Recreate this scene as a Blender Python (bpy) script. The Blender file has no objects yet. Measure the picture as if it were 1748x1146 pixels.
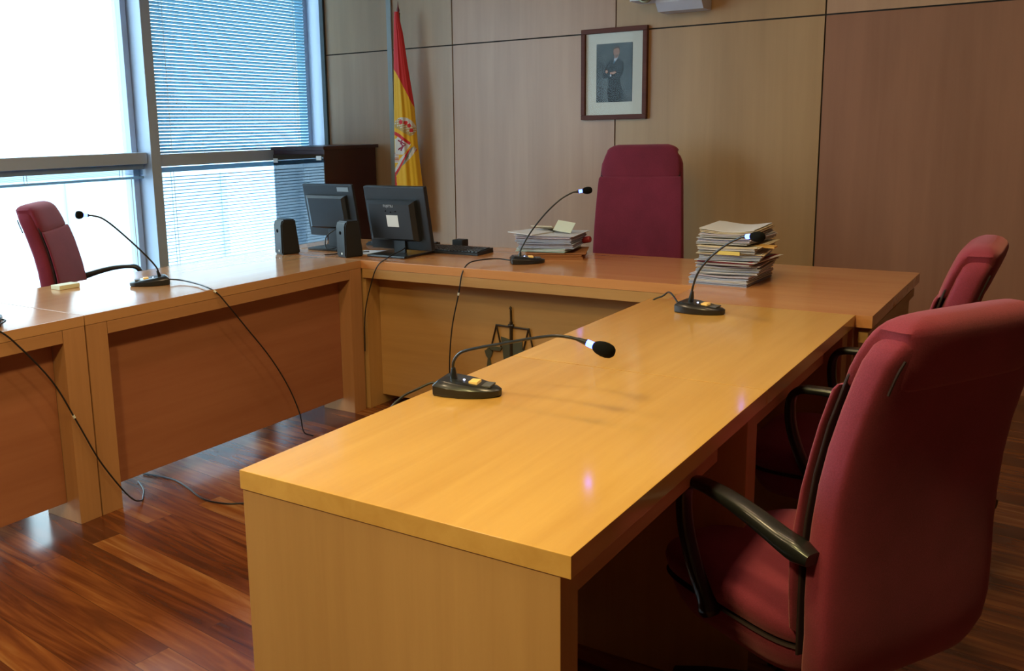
import bpy, bmesh, math, random
from mathutils import Vector, Matrix
R_ = math.radians
random.seed(7)
SC = bpy.context.scene
COL = SC.collection

# ------------------------------------------------------------------ camera
cam_d = bpy.data.cameras.new('camera'); cam = bpy.data.objects.new('camera', cam_d); COL.objects.link(cam)
W, H = 1748, 1146
F_PX, PITCH, ROLL, YAW, EYE, CX, CY = 1594.9, R_(10.478), R_(-1.266), R_(-34.263), 1.3708, -108.4, -58.76
cam_d.sensor_width = 36; cam_d.sensor_fit = 'HORIZONTAL'
cam_d.lens = 36 * F_PX / W
cam_d.shift_x = -CX / W; cam_d.shift_y = CY / W
cam_d.clip_start = .05; cam_d.clip_end = 200
fwd = Vector((math.sin(YAW) * math.cos(PITCH), math.cos(YAW) * math.cos(PITCH), -math.sin(PITCH)))
rgt = Vector((math.cos(YAW), -math.sin(YAW), 0)); upv = rgt.cross(fwd)
c_, s_ = math.cos(ROLL), math.sin(ROLL)
r2 = c_ * rgt + s_ * upv; u2 = -s_ * rgt + c_ * upv
m3 = Matrix((r2, u2, -fwd)).transposed()
cam.matrix_world = Matrix.Translation((0, 0, EYE)) @ m3.to_4x4()
SC.camera = cam

# ------------------------------------------------------------------ world, exposure
SC.view_settings.view_transform = 'Standard'; SC.view_settings.look = 'None'
SC.view_settings.gamma = 1; SC.view_settings.use_curve_mapping = False
SC.view_settings.exposure = 0.0
try: SC.cycles.use_denoising = True
except Exception: pass
wd = bpy.data.worlds.new('sky'); SC.world = wd; wd.use_nodes = True
nt = wd.node_tree; bg = nt.nodes['Background']
bg.inputs[0].default_value = (.72, .91, 1.0, 1); bg.inputs[1].default_value = 6.3

def area(name, loc, size, power, color, aim=None, sy=None, portal=False):
    l = bpy.data.lights.new(name, 'AREA'); l.energy = power; l.color = color; l.size = size
    if sy: l.shape = 'RECTANGLE'; l.size_y = sy
    o = bpy.data.objects.new(name, l); COL.objects.link(o); o.location = loc
    if aim is not None: o.rotation_euler = (Vector(aim) - Vector(loc)).to_track_quat('-Z', 'Y').to_euler()
    if portal: l.cycles.is_portal = True
    return o
WARM = (1.0, .84, .34)
for lx, ly, lp, lc in ((-.80, 1.00, 20, WARM), (-.80, 2.28, 13, (1, .74, .38)), (-.95, -.35, 52, WARM), (-.80, 3.5, 4, (1, .68, .42)),
                       (-2.05, 1.0, 10, (1, .74, .42)), (-2.05, 2.28, 9, (1, .70, .42)), (-2.05, -.35, 12, (1, .78, .40))):
    area('ceiling_lamp_light', (lx, ly, 2.76), .26, lp, lc, (lx, ly, 0), .26)

# ------------------------------------------------------------------ materials
def new_mat(name):
    m = bpy.data.materials.new(name); m.use_nodes = True
    return m, m.node_tree, m.node_tree.nodes['Principled BSDF']
def plain(name, col, rough=.5, metal=0, spec=.5, emit=None, es=0, noise=0, coat=0):
    m, t, p = new_mat(name)
    p.inputs['Base Color'].default_value = (*col, 1); p.inputs['Roughness'].default_value = rough
    p.inputs['Metallic'].default_value = metal; p.inputs['Specular IOR Level'].default_value = spec
    if coat: p.inputs['Coat Weight'].default_value = coat; p.inputs['Coat Roughness'].default_value = .08
    if emit: p.inputs['Emission Color'].default_value = (*emit, 1); p.inputs['Emission Strength'].default_value = es
    n = t.nodes.new('ShaderNodeTexNoise'); n.inputs['Scale'].default_value = 60; n.inputs['Detail'].default_value = 3
    tc = t.nodes.new('ShaderNodeTexCoord'); t.links.new(tc.outputs['Object'], n.inputs['Vector'])
    k = noise or .04
    mr = t.nodes.new('ShaderNodeMapRange'); mr.inputs[3].default_value = max(0, rough - k); mr.inputs[4].default_value = min(1, rough + k)
    t.links.new(n.outputs['Fac'], mr.inputs[0]); t.links.new(mr.outputs[0], p.inputs['Roughness'])
    return m
def veneer(name, c1, c2, axis='X', rough=.3, coat=.0, scale=1.0, spec=.5, blotch=.25, world=False):
    """fine straight-grained veneer; axis = grain direction"""
    m, t, p = new_mat(name); N, L = t.nodes, t.links
    tc = N.new('ShaderNodeTexCoord')
    mp = N.new('ShaderNodeMapping'); a = {'X': (1.2, 26, 26), 'Y': (26, 1.2, 26), 'Z': (26, 26, 1.2)}[axis]
    mp.inputs['Scale'].default_value = tuple(v * scale for v in a); L.new((N.new('ShaderNodeNewGeometry').outputs['Position'] if world else tc.outputs['Object']), mp.inputs['Vector'])
    n = N.new('ShaderNodeTexNoise'); n.inputs['Scale'].default_value = 1.0; n.inputs['Detail'].default_value = 6; n.inputs['Roughness'].default_value = .62
    n.inputs['Distortion'].default_value = .4
    L.new(mp.outputs[0], n.inputs['Vector'])
    mp2 = N.new('ShaderNodeMapping'); b = {'X': (.6, 3, 3), 'Y': (3, .6, 3), 'Z': (3, 3, .6)}[axis]
    mp2.inputs['Scale'].default_value = b; L.new(tc.outputs['Object'], mp2.inputs['Vector'])
    n2 = N.new('ShaderNodeTexNoise'); n2.inputs['Scale'].default_value = 1.3; n2.inputs['Detail'].default_value = 3; L.new(mp2.outputs[0], n2.inputs['Vector'])
    mx = N.new('ShaderNodeMix'); mx.data_type = 'FLOAT'; mx.inputs[0].default_value = .45 + blotch * .5
    L.new(n.outputs['Fac'], mx.inputs[2]); L.new(n2.outputs['Fac'], mx.inputs[3])
    r = N.new('ShaderNodeValToRGB'); r.color_ramp.elements[0].position = .36; r.color_ramp.elements[1].position = .64
    r.color_ramp.elements[0].color = (*c1, 1); r.color_ramp.elements[1].color = (*c2, 1)
    L.new(mx.outputs[0], r.inputs[0]); L.new(r.outputs[0], p.inputs['Base Color'])
    p.inputs['Roughness'].default_value = rough; p.inputs['Specular IOR Level'].default_value = spec
    if coat: p.inputs['Coat Weight'].default_value = coat; p.inputs['Coat Roughness'].default_value = .1
    return m
def fabric(name, c, c2=None):
    m, t, p = new_mat(name); N, L = t.nodes, t.links
    tc = N.new('ShaderNodeTexCoord')
    n = N.new('ShaderNodeTexNoise'); n.inputs['Scale'].default_value = 380; n.inputs['Detail'].default_value = 2; L.new(tc.outputs['Object'], n.inputs['Vector'])
    n2 = N.new('ShaderNodeTexNoise'); n2.inputs['Scale'].default_value = 7; L.new(tc.outputs['Object'], n2.inputs['Vector'])
    mx = N.new('ShaderNodeMix'); mx.data_type = 'FLOAT'; mx.inputs[0].default_value = .5; L.new(n.outputs['Fac'], mx.inputs[2]); L.new(n2.outputs['Fac'], mx.inputs[3])
    r = N.new('ShaderNodeValToRGB'); r.color_ramp.elements[0].position = .35; r.color_ramp.elements[1].position = .65
    r.color_ramp.elements[0].color = (*[v * .78 for v in c], 1); r.color_ramp.elements[1].color = (*(c2 or [min(1, v * 1.15) for v in c]), 1)
    L.new(mx.outputs[0], r.inputs[0]); L.new(r.outputs[0], p.inputs['Base Color'])
    b = N.new('ShaderNodeBump'); b.inputs['Strength'].default_value = .25; b.inputs['Distance'].default_value = .002
    L.new(n.outputs['Fac'], b.inputs['Height']); L.new(b.outputs[0], p.inputs['Normal'])
    p.inputs['Roughness'].default_value = .85; p.inputs['Specular IOR Level'].default_value = .25
    p.inputs['Sheen Weight'].default_value = .35; p.inputs['Sheen Roughness'].default_value = .5
    p.inputs['Sheen Tint'].default_value = (1, .45, .45, 1)
    return m
BE1, BE2 = (.58, .305, .075), (.72, .41, .115)
M_TOPX = veneer('beech_top_red_bounce_x', (.57, .240, .088), (.68, .315, .122), 'X', .16, .2, .8)  # same beech, its colour reddened for the tone reflected off the wall
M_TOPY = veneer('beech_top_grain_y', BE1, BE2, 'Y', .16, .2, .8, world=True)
M_TOPL = veneer('beech_top_left_dimmed', (.44, .21, .088), (.54, .275, .12), 'Y', .14, .0, .8, .40, world=True)  # same beech, dimmer light on the left row put into a darker colour
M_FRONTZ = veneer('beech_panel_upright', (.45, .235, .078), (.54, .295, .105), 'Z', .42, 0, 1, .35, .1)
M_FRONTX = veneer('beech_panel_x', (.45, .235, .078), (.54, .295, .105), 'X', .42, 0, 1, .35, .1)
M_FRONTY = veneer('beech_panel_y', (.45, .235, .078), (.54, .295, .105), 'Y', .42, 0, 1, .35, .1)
M_LEFTZ = veneer('beech_left_dimmed_upright', (.38, .175, .072), (.46, .22, .095), 'Z', .42, 0, 1, .35, .1)  # left legs: the desk beech with the dimmer light in its colour
M_LEFTY = veneer('beech_left_dimmed_y', (.38, .175, .072), (.46, .22, .095), 'Y', .42, 0, 1, .35, .1)  # left rails: beech darkened the same way for dimmer light
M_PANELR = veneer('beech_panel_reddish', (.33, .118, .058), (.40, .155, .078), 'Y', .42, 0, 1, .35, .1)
M_WALL = {}  # panels differ in tone; d is further darkened for daylight fading rightwards
for k, (a, b) in {'a': ((.40, .245, .135), (.50, .315, .18)), 'b': ((.43, .235, .135), (.53, .305, .18)),
                  'c': ((.40, .225, .095), (.49, .285, .125)), 'd': ((.30, .130, .072), (.38, .170, .095)), 'e': ((.39, .24, .125), (.48, .30, .16))}.items():
    M_WALL[k] = veneer('wall_veneer_' + k, a, b, 'Z', .36 if k != 'd' else .45, 0, .55, .55 if k != 'd' else .35, .2)
M_GROOVE = plain('dark_groove', (.03, .025, .02), .8)
M_BLACK = plain('black_plastic', (.012, .013, .014), .32, coat=.2)
M_BLACKM = plain('matte_black_plastic', (.014, .015, .017), .5)
M_FOAM = plain('black_foam', (.006, .006, .006), .95, spec=.1)
M_CABLE = plain('black_cable', (.012, .012, .014), .4)
M_DARKGREY = plain('dark_grey_plastic', (.017, .020, .025), .42)
M_WHITE = plain('white_label', (.75, .76, .74), .6)
M_PAPER = plain('paper_white', (.70, .71, .75), .8)
M_RED = fabric('crimson_fabric', (.205, .023, .050))
M_SEAM = plain('seam_black', (.02, .006, .008), .8)
M_LED = plain('blue_led', (.1, .15, 1), .3, emit=(.05, .09, 1.0), es=12)
M_LEDW = plain('white_blue_led', (.5, .6, 1), .3, emit=(.45, .55, 1.0), es=9)
M_BUTTON = plain('amber_button', (.80, .50, .15), .35, emit=(.9, .5, .12), es=.35)
M_METALFR = plain('window_aluminium_flare_blue', (.47, .58, .74), .45, .1)  # blue cast of window flare worked into the frame colour
M_FRAMEDK = plain('dark_window_gasket', (.03, .05, .06), .6)
def slat_mat():
    m = bpy.data.materials.new('blind_slat'); m.use_nodes = True; t = m.node_tree; t.nodes.clear()
    o = t.nodes.new('ShaderNodeOutputMaterial'); d = t.nodes.new('ShaderNodeBsdfDiffuse'); tr = t.nodes.new('ShaderNodeBsdfTranslucent'); mx = t.nodes.new('ShaderNodeMixShader')
    n = t.nodes.new('ShaderNodeTexNoise'); n.inputs['Scale'].default_value = 4; r = t.nodes.new('ShaderNodeValToRGB')
    r.color_ramp.elements[0].color = (.50, .64, .74, 1); r.color_ramp.elements[1].color = (.56, .70, .80, 1)
    t.links.new(n.outputs[0], r.inputs[0]); t.links.new(r.outputs[0], d.inputs[0]); tr.inputs[0].default_value = (.30, .52, .62, 1)
    mx.inputs[0].default_value = .6; t.links.new(d.outputs[0], mx.inputs[1]); t.links.new(tr.outputs[0], mx.inputs[2]); t.links.new(mx.outputs[0], o.inputs[0])
    return m
M_SLAT = slat_mat()
M_CORD = plain('blind_cord', (.75, .85, .88), .6)
M_CAB = veneer('maroon_laminate', (.040, .010, .012), (.055, .014, .016), 'Z', .4, 0, .6)
M_CABIN = plain('cabinet_inside', (.03, .035, .045), .5)
M_CHROME = plain('chrome', (.8, .8, .82), .15, 1)
M_BRONZE = plain('bronze', (.055, .035, .02), .45, .6)
M_PEWTER = plain('green_grey_metal', (.10, .10, .06), .5, .4)
M_CEIL = plain('ceiling_paint', (.46, .42, .36), .9)
M_PALEWALL = plain('pale_wall_paint', (.20, .14, .09), .85)
def glassy(name, tint=(1, 1, 1), gloss=.12):
    m = bpy.data.materials.new(name); m.use_nodes = True; t = m.node_tree; t.nodes.clear()
    o = t.nodes.new('ShaderNodeOutputMaterial'); tr = t.nodes.new('ShaderNodeBsdfTransparent'); gl = t.nodes.new('ShaderNodeBsdfGlossy')
    tr.inputs[0].default_value = (*tint, 1); gl.inputs['Roughness'].default_value = .03
    mx = t.nodes.new('ShaderNodeMixShader'); fr = t.nodes.new('ShaderNodeLayerWeight'); fr.inputs[0].default_value = .5
    pw = t.nodes.new('ShaderNodeMath'); pw.operation = 'POWER'; pw.inputs[1].default_value = 4; t.links.new(fr.outputs['Facing'], pw.inputs[0])
    ma = t.nodes.new('ShaderNodeMath'); ma.operation = 'MULTIPLY_ADD'; ma.inputs[1].default_value = .6; ma.inputs[2].default_value = gloss
    t.links.new(pw.outputs[0], ma.inputs[0]); t.links.new(ma.outputs[0], mx.inputs[0])
    t.links.new(tr.outputs[0], mx.inputs[1]); t.links.new(gl.outputs[0], mx.inputs[2]); t.links.new(mx.outputs[0], o.inputs[0])
    return m
M_GLASS = glassy('window_glass', (.93, .98, 1.0), .05)
M_CABGLASS = glassy('smoked_cabinet_glass', (.30, .34, .40), .16)

# floor: long strip planks of tropical wood
def floor_mat():
    m, t, p = new_mat('merbau_strip_floor'); N, L = t.nodes, t.links
    tc = N.new('ShaderNodeTexCoord'); mp = N.new('ShaderNodeMapping'); mp.inputs['Rotation'].default_value = (0, 0, R_(6))
    L.new(tc.outputs['Object'], mp.inputs['Vector'])
    br = N.new('ShaderNodeTexBrick'); br.offset = .37; br.offset_frequency = 2; br.squash = 1
    br.inputs['Color1'].default_value = (0, 0, 0, 1); br.inputs['Color2'].default_value = (1, 1, 1, 1); br.inputs['Mortar'].default_value = (.2, .2, .2, 1)
    br.inputs['Scale'].default_value = 1; br.inputs['Mortar Size'].default_value = .0011; br.inputs['Bias'].default_value = 0
    br.inputs['Brick Width'].default_value = 2.1; br.inputs['Row Height'].default_value = .106
    L.new(mp.outputs[0], br.inputs['Vector'])
    # shift grain per plank
    sc = N.new('ShaderNodeVectorMath'); sc.operation = 'MULTIPLY_ADD'
    L.new(br.outputs['Color'], sc.inputs[0]); sc.inputs[1].default_value = (37, 11, 5); L.new(mp.outputs[0], sc.inputs[2])
    mp2 = N.new('ShaderNodeMapping'); mp2.inputs['Scale'].default_value = (1.3, 13, 1); L.new(sc.outputs[0], mp2.inputs['Vector'])
    n = N.new('ShaderNodeTexNoise'); n.inputs['Scale'].default_value = 1; n.inputs['Detail'].default_value = 5; n.inputs['Distortion'].default_value = 2.6
    L.new(mp2.outputs[0], n.inputs['Vector'])
    mp3 = N.new('ShaderNodeMapping'); mp3.inputs['Scale'].default_value = (.9, 6, 1); L.new(sc.outputs[0], mp3.inputs['Vector'])
    n3 = N.new('ShaderNodeTexNoise'); n3.inputs['Scale'].default_value = 1.6; n3.inputs['Detail'].default_value = 3; n3.inputs['Distortion'].default_value = 1
    L.new(mp3.outputs[0], n3.inputs['Vector'])
    a = N.new('ShaderNodeMath'); a.operation = 'MULTIPLY_ADD'; L.new(br.outputs['Color'], a.inputs[0]); a.inputs[1].default_value = .55
    b = N.new('ShaderNodeMath'); b.operation = 'MULTIPLY_ADD'; L.new(n.outputs['Fac'], b.inputs[0]); b.inputs[1].default_value = .95
    c = N.new('ShaderNodeMath'); c.operation = 'MULTIPLY_ADD'; L.new(n3.outputs['Fac'], c.inputs[0]); c.inputs[1].default_value = .6; c.inputs[2].default_value = -.58
    L.new(c.outputs[0], b.inputs[2]); L.new(b.outputs[0], a.inputs[2])
    r = N.new('ShaderNodeValToRGB'); e = r.color_ramp.elements
    e[0].position = .12; e[0].color = (.060, .016, .008, 1); e[1].position = .92; e[1].color = (.37, .175, .060, 1)
    x = e.new(.38); x.color = (.130, .034, .012, 1); x = e.new(.62); x.color = (.235, .072, .020, 1)
    L.new(a.outputs[0], r.inputs[0])
    mo = N.new('ShaderNodeMix'); mo.data_type = 'RGBA'; L.new(br.outputs['Fac'], mo.inputs[0]); L.new(r.outputs[0], mo.inputs[6]); mo.inputs[7].default_value = (.09, .028, .012, 1)
    L.new(mo.outputs[2], p.inputs['Base Color'])
    p.inputs['Roughness'].default_value = .22; p.inputs['Specular IOR Level'].default_value = .5
    return m
M_FLOOR = floor_mat()

# ------------------------------------------------------------------ mesh helpers
class MB:
    def __init__(s): s.bm = bmesh.new(); s.mats = []; s.mi = 0; s.bev = False
    def mat(s, m):
        if m not in s.mats: s.mats.append(m)
        s.mi = s.mats.index(m); return s
    def _f(s, vs, smooth=False):
        try: f = s.bm.faces.new(vs)
        except ValueError: return None
        f.material_index = s.mi; f.smooth = smooth; return f
    def box(s, x0, x1, y0, y1, z0, z1, bev=0, M=None):
        if x0 > x1: x0, x1 = x1, x0
        if y0 > y1: y0, y1 = y1, y0
        if z0 > z1: z0, z1 = z1, z0
        v = [s.bm.verts.new((x, y, z)) for z in (z0, z1) for x, y in ((x0, y0), (x1, y0), (x1, y1), (x0, y1))]
        fs = [s._f([v[i] for i in q]) for q in ((3, 2, 1, 0), (4, 5, 6, 7), (0, 1, 5, 4), (1, 2, 6, 5), (2, 3, 7, 6), (3, 0, 4, 7))]
        if bev > 0:
            s.bev = True
            es = list({e for f in fs for e in f.edges})
            r = bmesh.ops.bevel(s.bm, geom=es, offset=bev, segments=2, affect='EDGES', profile=.6, clamp_overlap=True)
            for f in r['faces']: f.material_index = s.mi
            v = list({w for f in r['faces'] for w in f.verts} | {w for w in v if w.is_valid})
        if M is not None:
            for w in v:
                if w.is_valid: w.co = M @ w.co
        return s
    def ring(s, pts): return [s.bm.verts.new(p) for p in pts]
    def loft(s, rings, cap=True, close=True, smooth=True):
        R = [s.ring(r) for r in rings]; n = len(R[0])
        for a, b in zip(R, R[1:]):
            for i in range(n if close else n - 1):
                j = (i + 1) % n; s._f([a[i], a[j], b[j], b[i]], smooth)
        if cap: s._f(list(reversed(R[0])), smooth); s._f(R[-1], smooth)
        return s
    def prism(s, poly, z0, z1, M=None, axis='Z'):
        """poly in 2-D extruded; axis Z: (x,y); Y: (x,z) ; X: (y,z)"""
        def P(p, h): return {'Z': (p[0], p[1], h), 'Y': (p[0], h, p[1]), 'X': (h, p[0], p[1])}[axis]
        a = [Vector(P(p, z0)) for p in poly]; b = [Vector(P(p, z1)) for p in poly]
        if M is not None: a = [M @ v for v in a]; b = [M @ v for v in b]
        A = s.ring(a); B = s.ring(b); n = len(A)
        s._f(list(reversed(A))); s._f(B)
        for i in range(n): j = (i + 1) % n; s._f([A[i], A[j], B[j], B[i]])
        return s
    def tube(s, path, r, n=10, cap=True, flat=None):
        """flat=(w,h) list: elliptical section, w sideways, h in the other direction"""
        P = [Vector(p) for p in path]; k = len(P); rings = []; up = None
        for i in range(k):
            t = (P[min(i + 1, k - 1)] - P[max(i - 1, 0)]).normalized()
            if up is None:
                up = Vector((0, 0, 1)) if abs(t.z) < .95 else Vector((1, 0, 0))
            sd = t.cross(up)
            if sd.length < 1e-5: sd = t.orthogonal()
            sd.normalize(); up = sd.cross(t).normalized()
            rr = r[i] if isinstance(r, (list, tuple)) else r
            w, h = (rr, rr) if flat is None else flat[i]
            e = 1 if flat is None else .55
            ring = []
            for q in range(n):
                a = 2 * math.pi * q / n; ca, sa = math.cos(a), math.sin(a)
                ca = math.copysign(abs(ca) ** e, ca); sa = math.copysign(abs(sa) ** e, sa)
                ring.append(P[i] + sd * (ca * w) + up * (sa * h))
            rings.append(ring)
        return s.loft(rings, cap)
    def revolve(s, prof, M=None, n=20):
        """prof: (r,z)"""
        rings = []
        for r, z in prof:
            q = [Vector((r * math.cos(2 * math.pi * i / n), r * math.sin(2 * math.pi * i / n), z)) for i in range(n)]
            rings.append([M @ v for v in q] if M is not None else q)
        return s.loft(rings)
    def build(s, name, mat=None, parent=None, off=None, sharp=35, **props):
        me = bpy.data.meshes.new(name)
        s.bm.verts.ensure_lookup_table()
        if off is None and parent is not None:
            r = parent
            while r.parent: r = r.parent
            off = r.location
        if off is not None:
            for v in s.bm.verts: v.co -= Vector(off)
        bmesh.ops.recalc_face_normals(s.bm, faces=s.bm.faces[:])
        s.bm.to_mesh(me); s.bm.free()
        for m in (s.mats or [mat]): me.materials.append(m)
        if sharp is not None:
            me.polygons.foreach_set('use_smooth', [True] * len(me.polygons)); me.set_sharp_from_angle(angle=R_(sharp))
        o = bpy.data.objects.new(name, me); COL.objects.link(o)
        if s.bev: w = o.modifiers.new('weighted_normals', 'WEIGHTED_NORMAL'); w.keep_sharp = True; w.weight = 100
        if parent is not None: o.parent = parent
        for k, v in props.items(): o[k] = v
        return o
def thing(name, label, cat, loc=(0, 0, 0), rz=0, group=None):
    o = bpy.data.objects.new(name, None); COL.objects.link(o); o.location = loc; o.rotation_euler = (0, 0, rz); o.empty_display_size = .1
    o['label'] = label; o['category'] = cat
    if group: o['group'] = group
    return o
def tag(o, label, cat, group=None):
    o['label'] = label; o['category'] = cat
    if group: o['group'] = group
    return o
def smooth_path(pts, k=6):
    """Catmull-Rom through the points"""
    P = [Vector(p) for p in pts]; P = [2 * P[0] - P[1]] + P + [2 * P[-1] - P[-2]]; out = []
    for i in range(1, len(P) - 2):
        for j in range(k):
            t = j / k; a, b, c, d = P[i - 1], P[i], P[i + 1], P[i + 2]
            out.append(.5 * ((2 * b) + (c - a) * t + (2 * a - 5 * b + 4 * c - d) * t * t + (3 * b - a - 3 * c + d) * t ** 3))
    out.append(P[-2]); return out
def lerp_tab(tab, z):
    if z <= tab[0][0]: return tab[0][1]
    for (a, va), (b, vb) in zip(tab, tab[1:]):
        if z <= b: return va + (vb - va) * (z - a) / (b - a)
    return tab[-1][1]

# ------------------------------------------------------------------ room shell
XW, YW, ZC, XR, YF = -4.67, 5.30, 2.80, 3.6, -3.6
def struct(name, mb, mat=None, parent=None, **k):
    o = mb.build(name, mat, parent, **k)
    if parent is None: o['kind'] = 'structure'
    return o
struct('floor', MB().box(XW - .3, XR + .1, YF - .1, YW + .02, -.1, 0), M_FLOOR)
struct('ceiling', MB().box(XW - .3, XR + .1, YF - .1, YW + .02, ZC, ZC + .1), M_CEIL)
struct('wall_right', MB().box(XR, XR + .1, YF, YW, 0, ZC), veneer('dark_wall_veneer', (.20, .085, .045), (.26, .115, .06), 'Z', .5))
struct('wall_front', MB().box(XW - .3, XR, YF - .1, YF, 0, ZC), M_PALEWALL)
# back wall: veneer panels with open dark joints, on a dark backing
wb = MB(); wb.mat(M_GROOVE).box(XW - .02, XR, YW + .012, YW + .1, 0, ZC)
xs = [XW + .004, -3.534, -2.371, -1.192, -.02, 1.15, XR]
zs = [0, 1.9106, ZC]; g = .0042
keys = ['a', 'b', 'c', 'd', 'e', 'c']
for i in range(6):
    for j in range(2):
        k = keys[i] if j == 0 else {'a': 'e', 'b': 'b', 'c': 'c', 'd': 'b', 'e': 'a'}[keys[i]]
        wb.mat(M_WALL[k]).box(xs[i] + (g if i else 0), xs[i + 1] - g, YW, YW + .011, zs[j] + (g if j else 0), zs[j + 1] - g)
struct('wall_back', wb)
# conduit strip running up the back wall beside the flag
tr = MB(); tr.box(-4.066, -4.026, YW - .016, YW - .0005, 0, ZC, .003)
struct('trim_1', tr, plain('conduit_cover', (.33, .35, .32), .5))
tr = MB(); tr.box(XW + .001, XW + .035, YW - .02, YW - .001, 0, ZC)
struct('trim_2', tr, M_FRAMEDK)
# window wall: low sill wall, head, mullions
wl = MB(); wl.box(XW - .28, XW, YF, YW, 0, .09); wl.box(XW - .28, XW, YF, YW, 2.72, ZC)
wl.box(XW - .28, XW, YF, -1.0, .09, 2.72)
struct('wall_left', wl, M_METALFR)
def window(n, y0, y1, zt0, zt1, y_mul=None):
    w = MB(); x0, x1 = XW - .20, XW - .12
    w.box(x0, x1, y0, y0 + .04, .09, 2.72, .003); w.box(x0, x1, y1 - .04, y1, .09, 2.72, .003)
    w.box(x0, x1, y0 + .04, y1 - .04, .09, .14, .003); w.box(x0, x1, y0 + .04, y1 - .04, 2.67, 2.72, .003)
    o = struct('window_%d' % n, w, M_METALFR)
    t = MB(); t.box(XW - .20, XW - .03, y0, y1, zt0, zt1, .004); t.build('transom', M_METALFR, o)
    gl = MB(); gl.box(XW - .165, XW - .159, y0 + .04, y1 - .04, .14, zt0 + .0); gl.build('lower_pane', M_GLASS, o)
    gl = MB(); gl.box(XW - .165, XW - .159, y0 + .04, y1 - .04, zt1, 2.67); gl.build('upper_pane', M_GLASS, o)
    return o
window(1, -1.0, 3.705, 1.200, 1.268)
window(2, 3.79, YW - .02, 1.178, 1.252)
mu = MB(); mu.box(XW - .22, XW, 3.712, 3.783, .09, 2.72, .003); struct('trim_3', mu, M_METALFR)
mu = MB(); mu.box(XW - .22, XW + .0, YW - .02, YW + .01, .09, 2.72); struct('trim_4', mu, M_METALFR)

# what stands outside the windows
ext = MB(); ext.box(-19, -16.5, -14, 26, -9, .95)
M_FAC = plain('pale_facade', (.42, .52, .62), .9)
o = ext.build('building', M_FAC); tag(o, 'pale blue-grey building across the street seen through the lower window panes', 'building')
band = MB()
for k in range(10):
    band.box(-16.49, -16.3, -13 + 4 * k, -12.2 + 4 * k, -8.9, .5)
band.build('facade_pilaster', plain('facade_pilaster', (.50, .60, .70), .9), o)
gnd = MB(); gnd.box(-60, -5.6, -60, 60, -9.2, -9.0); struct('ground', gnd, plain('street_paving', (.35, .38, .42), .9))

# blinds --------------------------------------------------------------
def blind(name, y0, y1, zb, zt, pitch, tilt, label, xb=XW - .075, group=None, stack=False, sag=0):
    t = thing(name, label, 'blind', (xb, (y0 + y1) / 2, zb), 0, group)
    s = MB(); n = int((zt - zb - .05) / pitch)
    zz = [zb + .02 + k * (pitch if not stack else .0042) for k in range(n if not stack else 14)]
    ca, sa = math.cos(tilt), math.sin(tilt); w = .0125
    for z in zz:
        # a slat: shallow curved profile swept along y
        prof = [(-w, 0), (-w * .4, .0013), (w * .4, .0013), (w, 0), (w * .4, .0005), (-w * .4, .0005)]
        pr = [(xb + a * ca - b * sa, z + a * sa + b * ca) for a, b in prof]
        s.loft([[(p[0], y0 + .006, p[1]) for p in pr], [(p[0], y1 - .006, p[1]) for p in pr]], smooth=False)
    s.build('slats', M_SLAT, t, sharp=20)
    h = MB(); h.box(xb - .016, xb + .016, y0, y1, zt - .03, zt, .002); h.build('head_rail', M_SLAT, t)
    b = MB(); b.box(xb - .013, xb + .013, y0 + .003, y1 - .003, zb - .006, zb + .008, .003); b.build('bottom_rail', M_SLAT, t)
    L = y1 - y0
    for f in ([.09, .91] if L < 2 else [.06, .3, .54, .78, .955]):
        for dx in (-.014, .014):
            c = MB(); c.tube([(xb + dx, y0 + f * L, zb), (xb + dx, y0 + f * L, zt - .02)], .0018, 6); c.build('ladder_cord', M_CORD, t)
    return t
blind('venetian_blind', 3.795, 5.20, 1.262, 2.66, .0213, R_(41), 'large pale blue venetian blind half closed in the upper right window')
blind('venetian_blind', 3.795, 5.20, .30, 1.170, .0213, R_(18), 'lower venetian blind with open slats beside the tall dark cabinet')
b3 = blind('venetian_blind', .2, 3.70, 1.118, 1.198, .0213, R_(0), 'raised venetian blind gathered under the crossbar of the left window', stack=True)
c = MB(); c.tube([(XW - .06, 3.60, 1.12), (XW - .06, 3.60, .35)], .003, 6); c.revolve([(.001, 0), (.008, .005), (.008, .04), (.002, .05)], Matrix.Translation((XW - .06, 3.60, .30)), 8)
c.build('pull_cord', M_CORD, b3)

# ------------------------------------------------------------------ desks
ZT = .75
def post(t, name, x0, x1, y0, y1, z0, z1, mat=None, bev=.0015): return MB().box(x0, x1, y0, y1, z0, z1, bev).build(name, mat or M_FRONTZ, t)
# left row (counsel), two desks: slab flush with a frame at the room side, recessed modesty panel
def left_desk(y0, y1, label):
    t = thing('desk', label, 'desk', (-3.24, (y0 + y1) / 2, 0), 0, 'desks of the left row')
    xf, xb = -2.8827, -3.6053
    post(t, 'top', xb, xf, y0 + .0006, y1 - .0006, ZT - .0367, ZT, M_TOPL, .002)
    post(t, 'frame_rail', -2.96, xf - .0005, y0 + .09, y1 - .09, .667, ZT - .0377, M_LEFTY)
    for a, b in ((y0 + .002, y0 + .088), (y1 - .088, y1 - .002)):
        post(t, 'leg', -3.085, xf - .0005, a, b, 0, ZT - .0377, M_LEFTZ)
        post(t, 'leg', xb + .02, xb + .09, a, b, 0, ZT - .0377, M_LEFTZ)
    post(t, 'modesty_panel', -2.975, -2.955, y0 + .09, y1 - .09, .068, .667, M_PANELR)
    return t
left_desk(1.950, 3.4835, 'long beech desk of the left row nearest the computers, single gooseneck microphone on it')
left_desk(.42, 1.948, 'beech desk of the left row cut off by the left edge of the photo')
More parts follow.
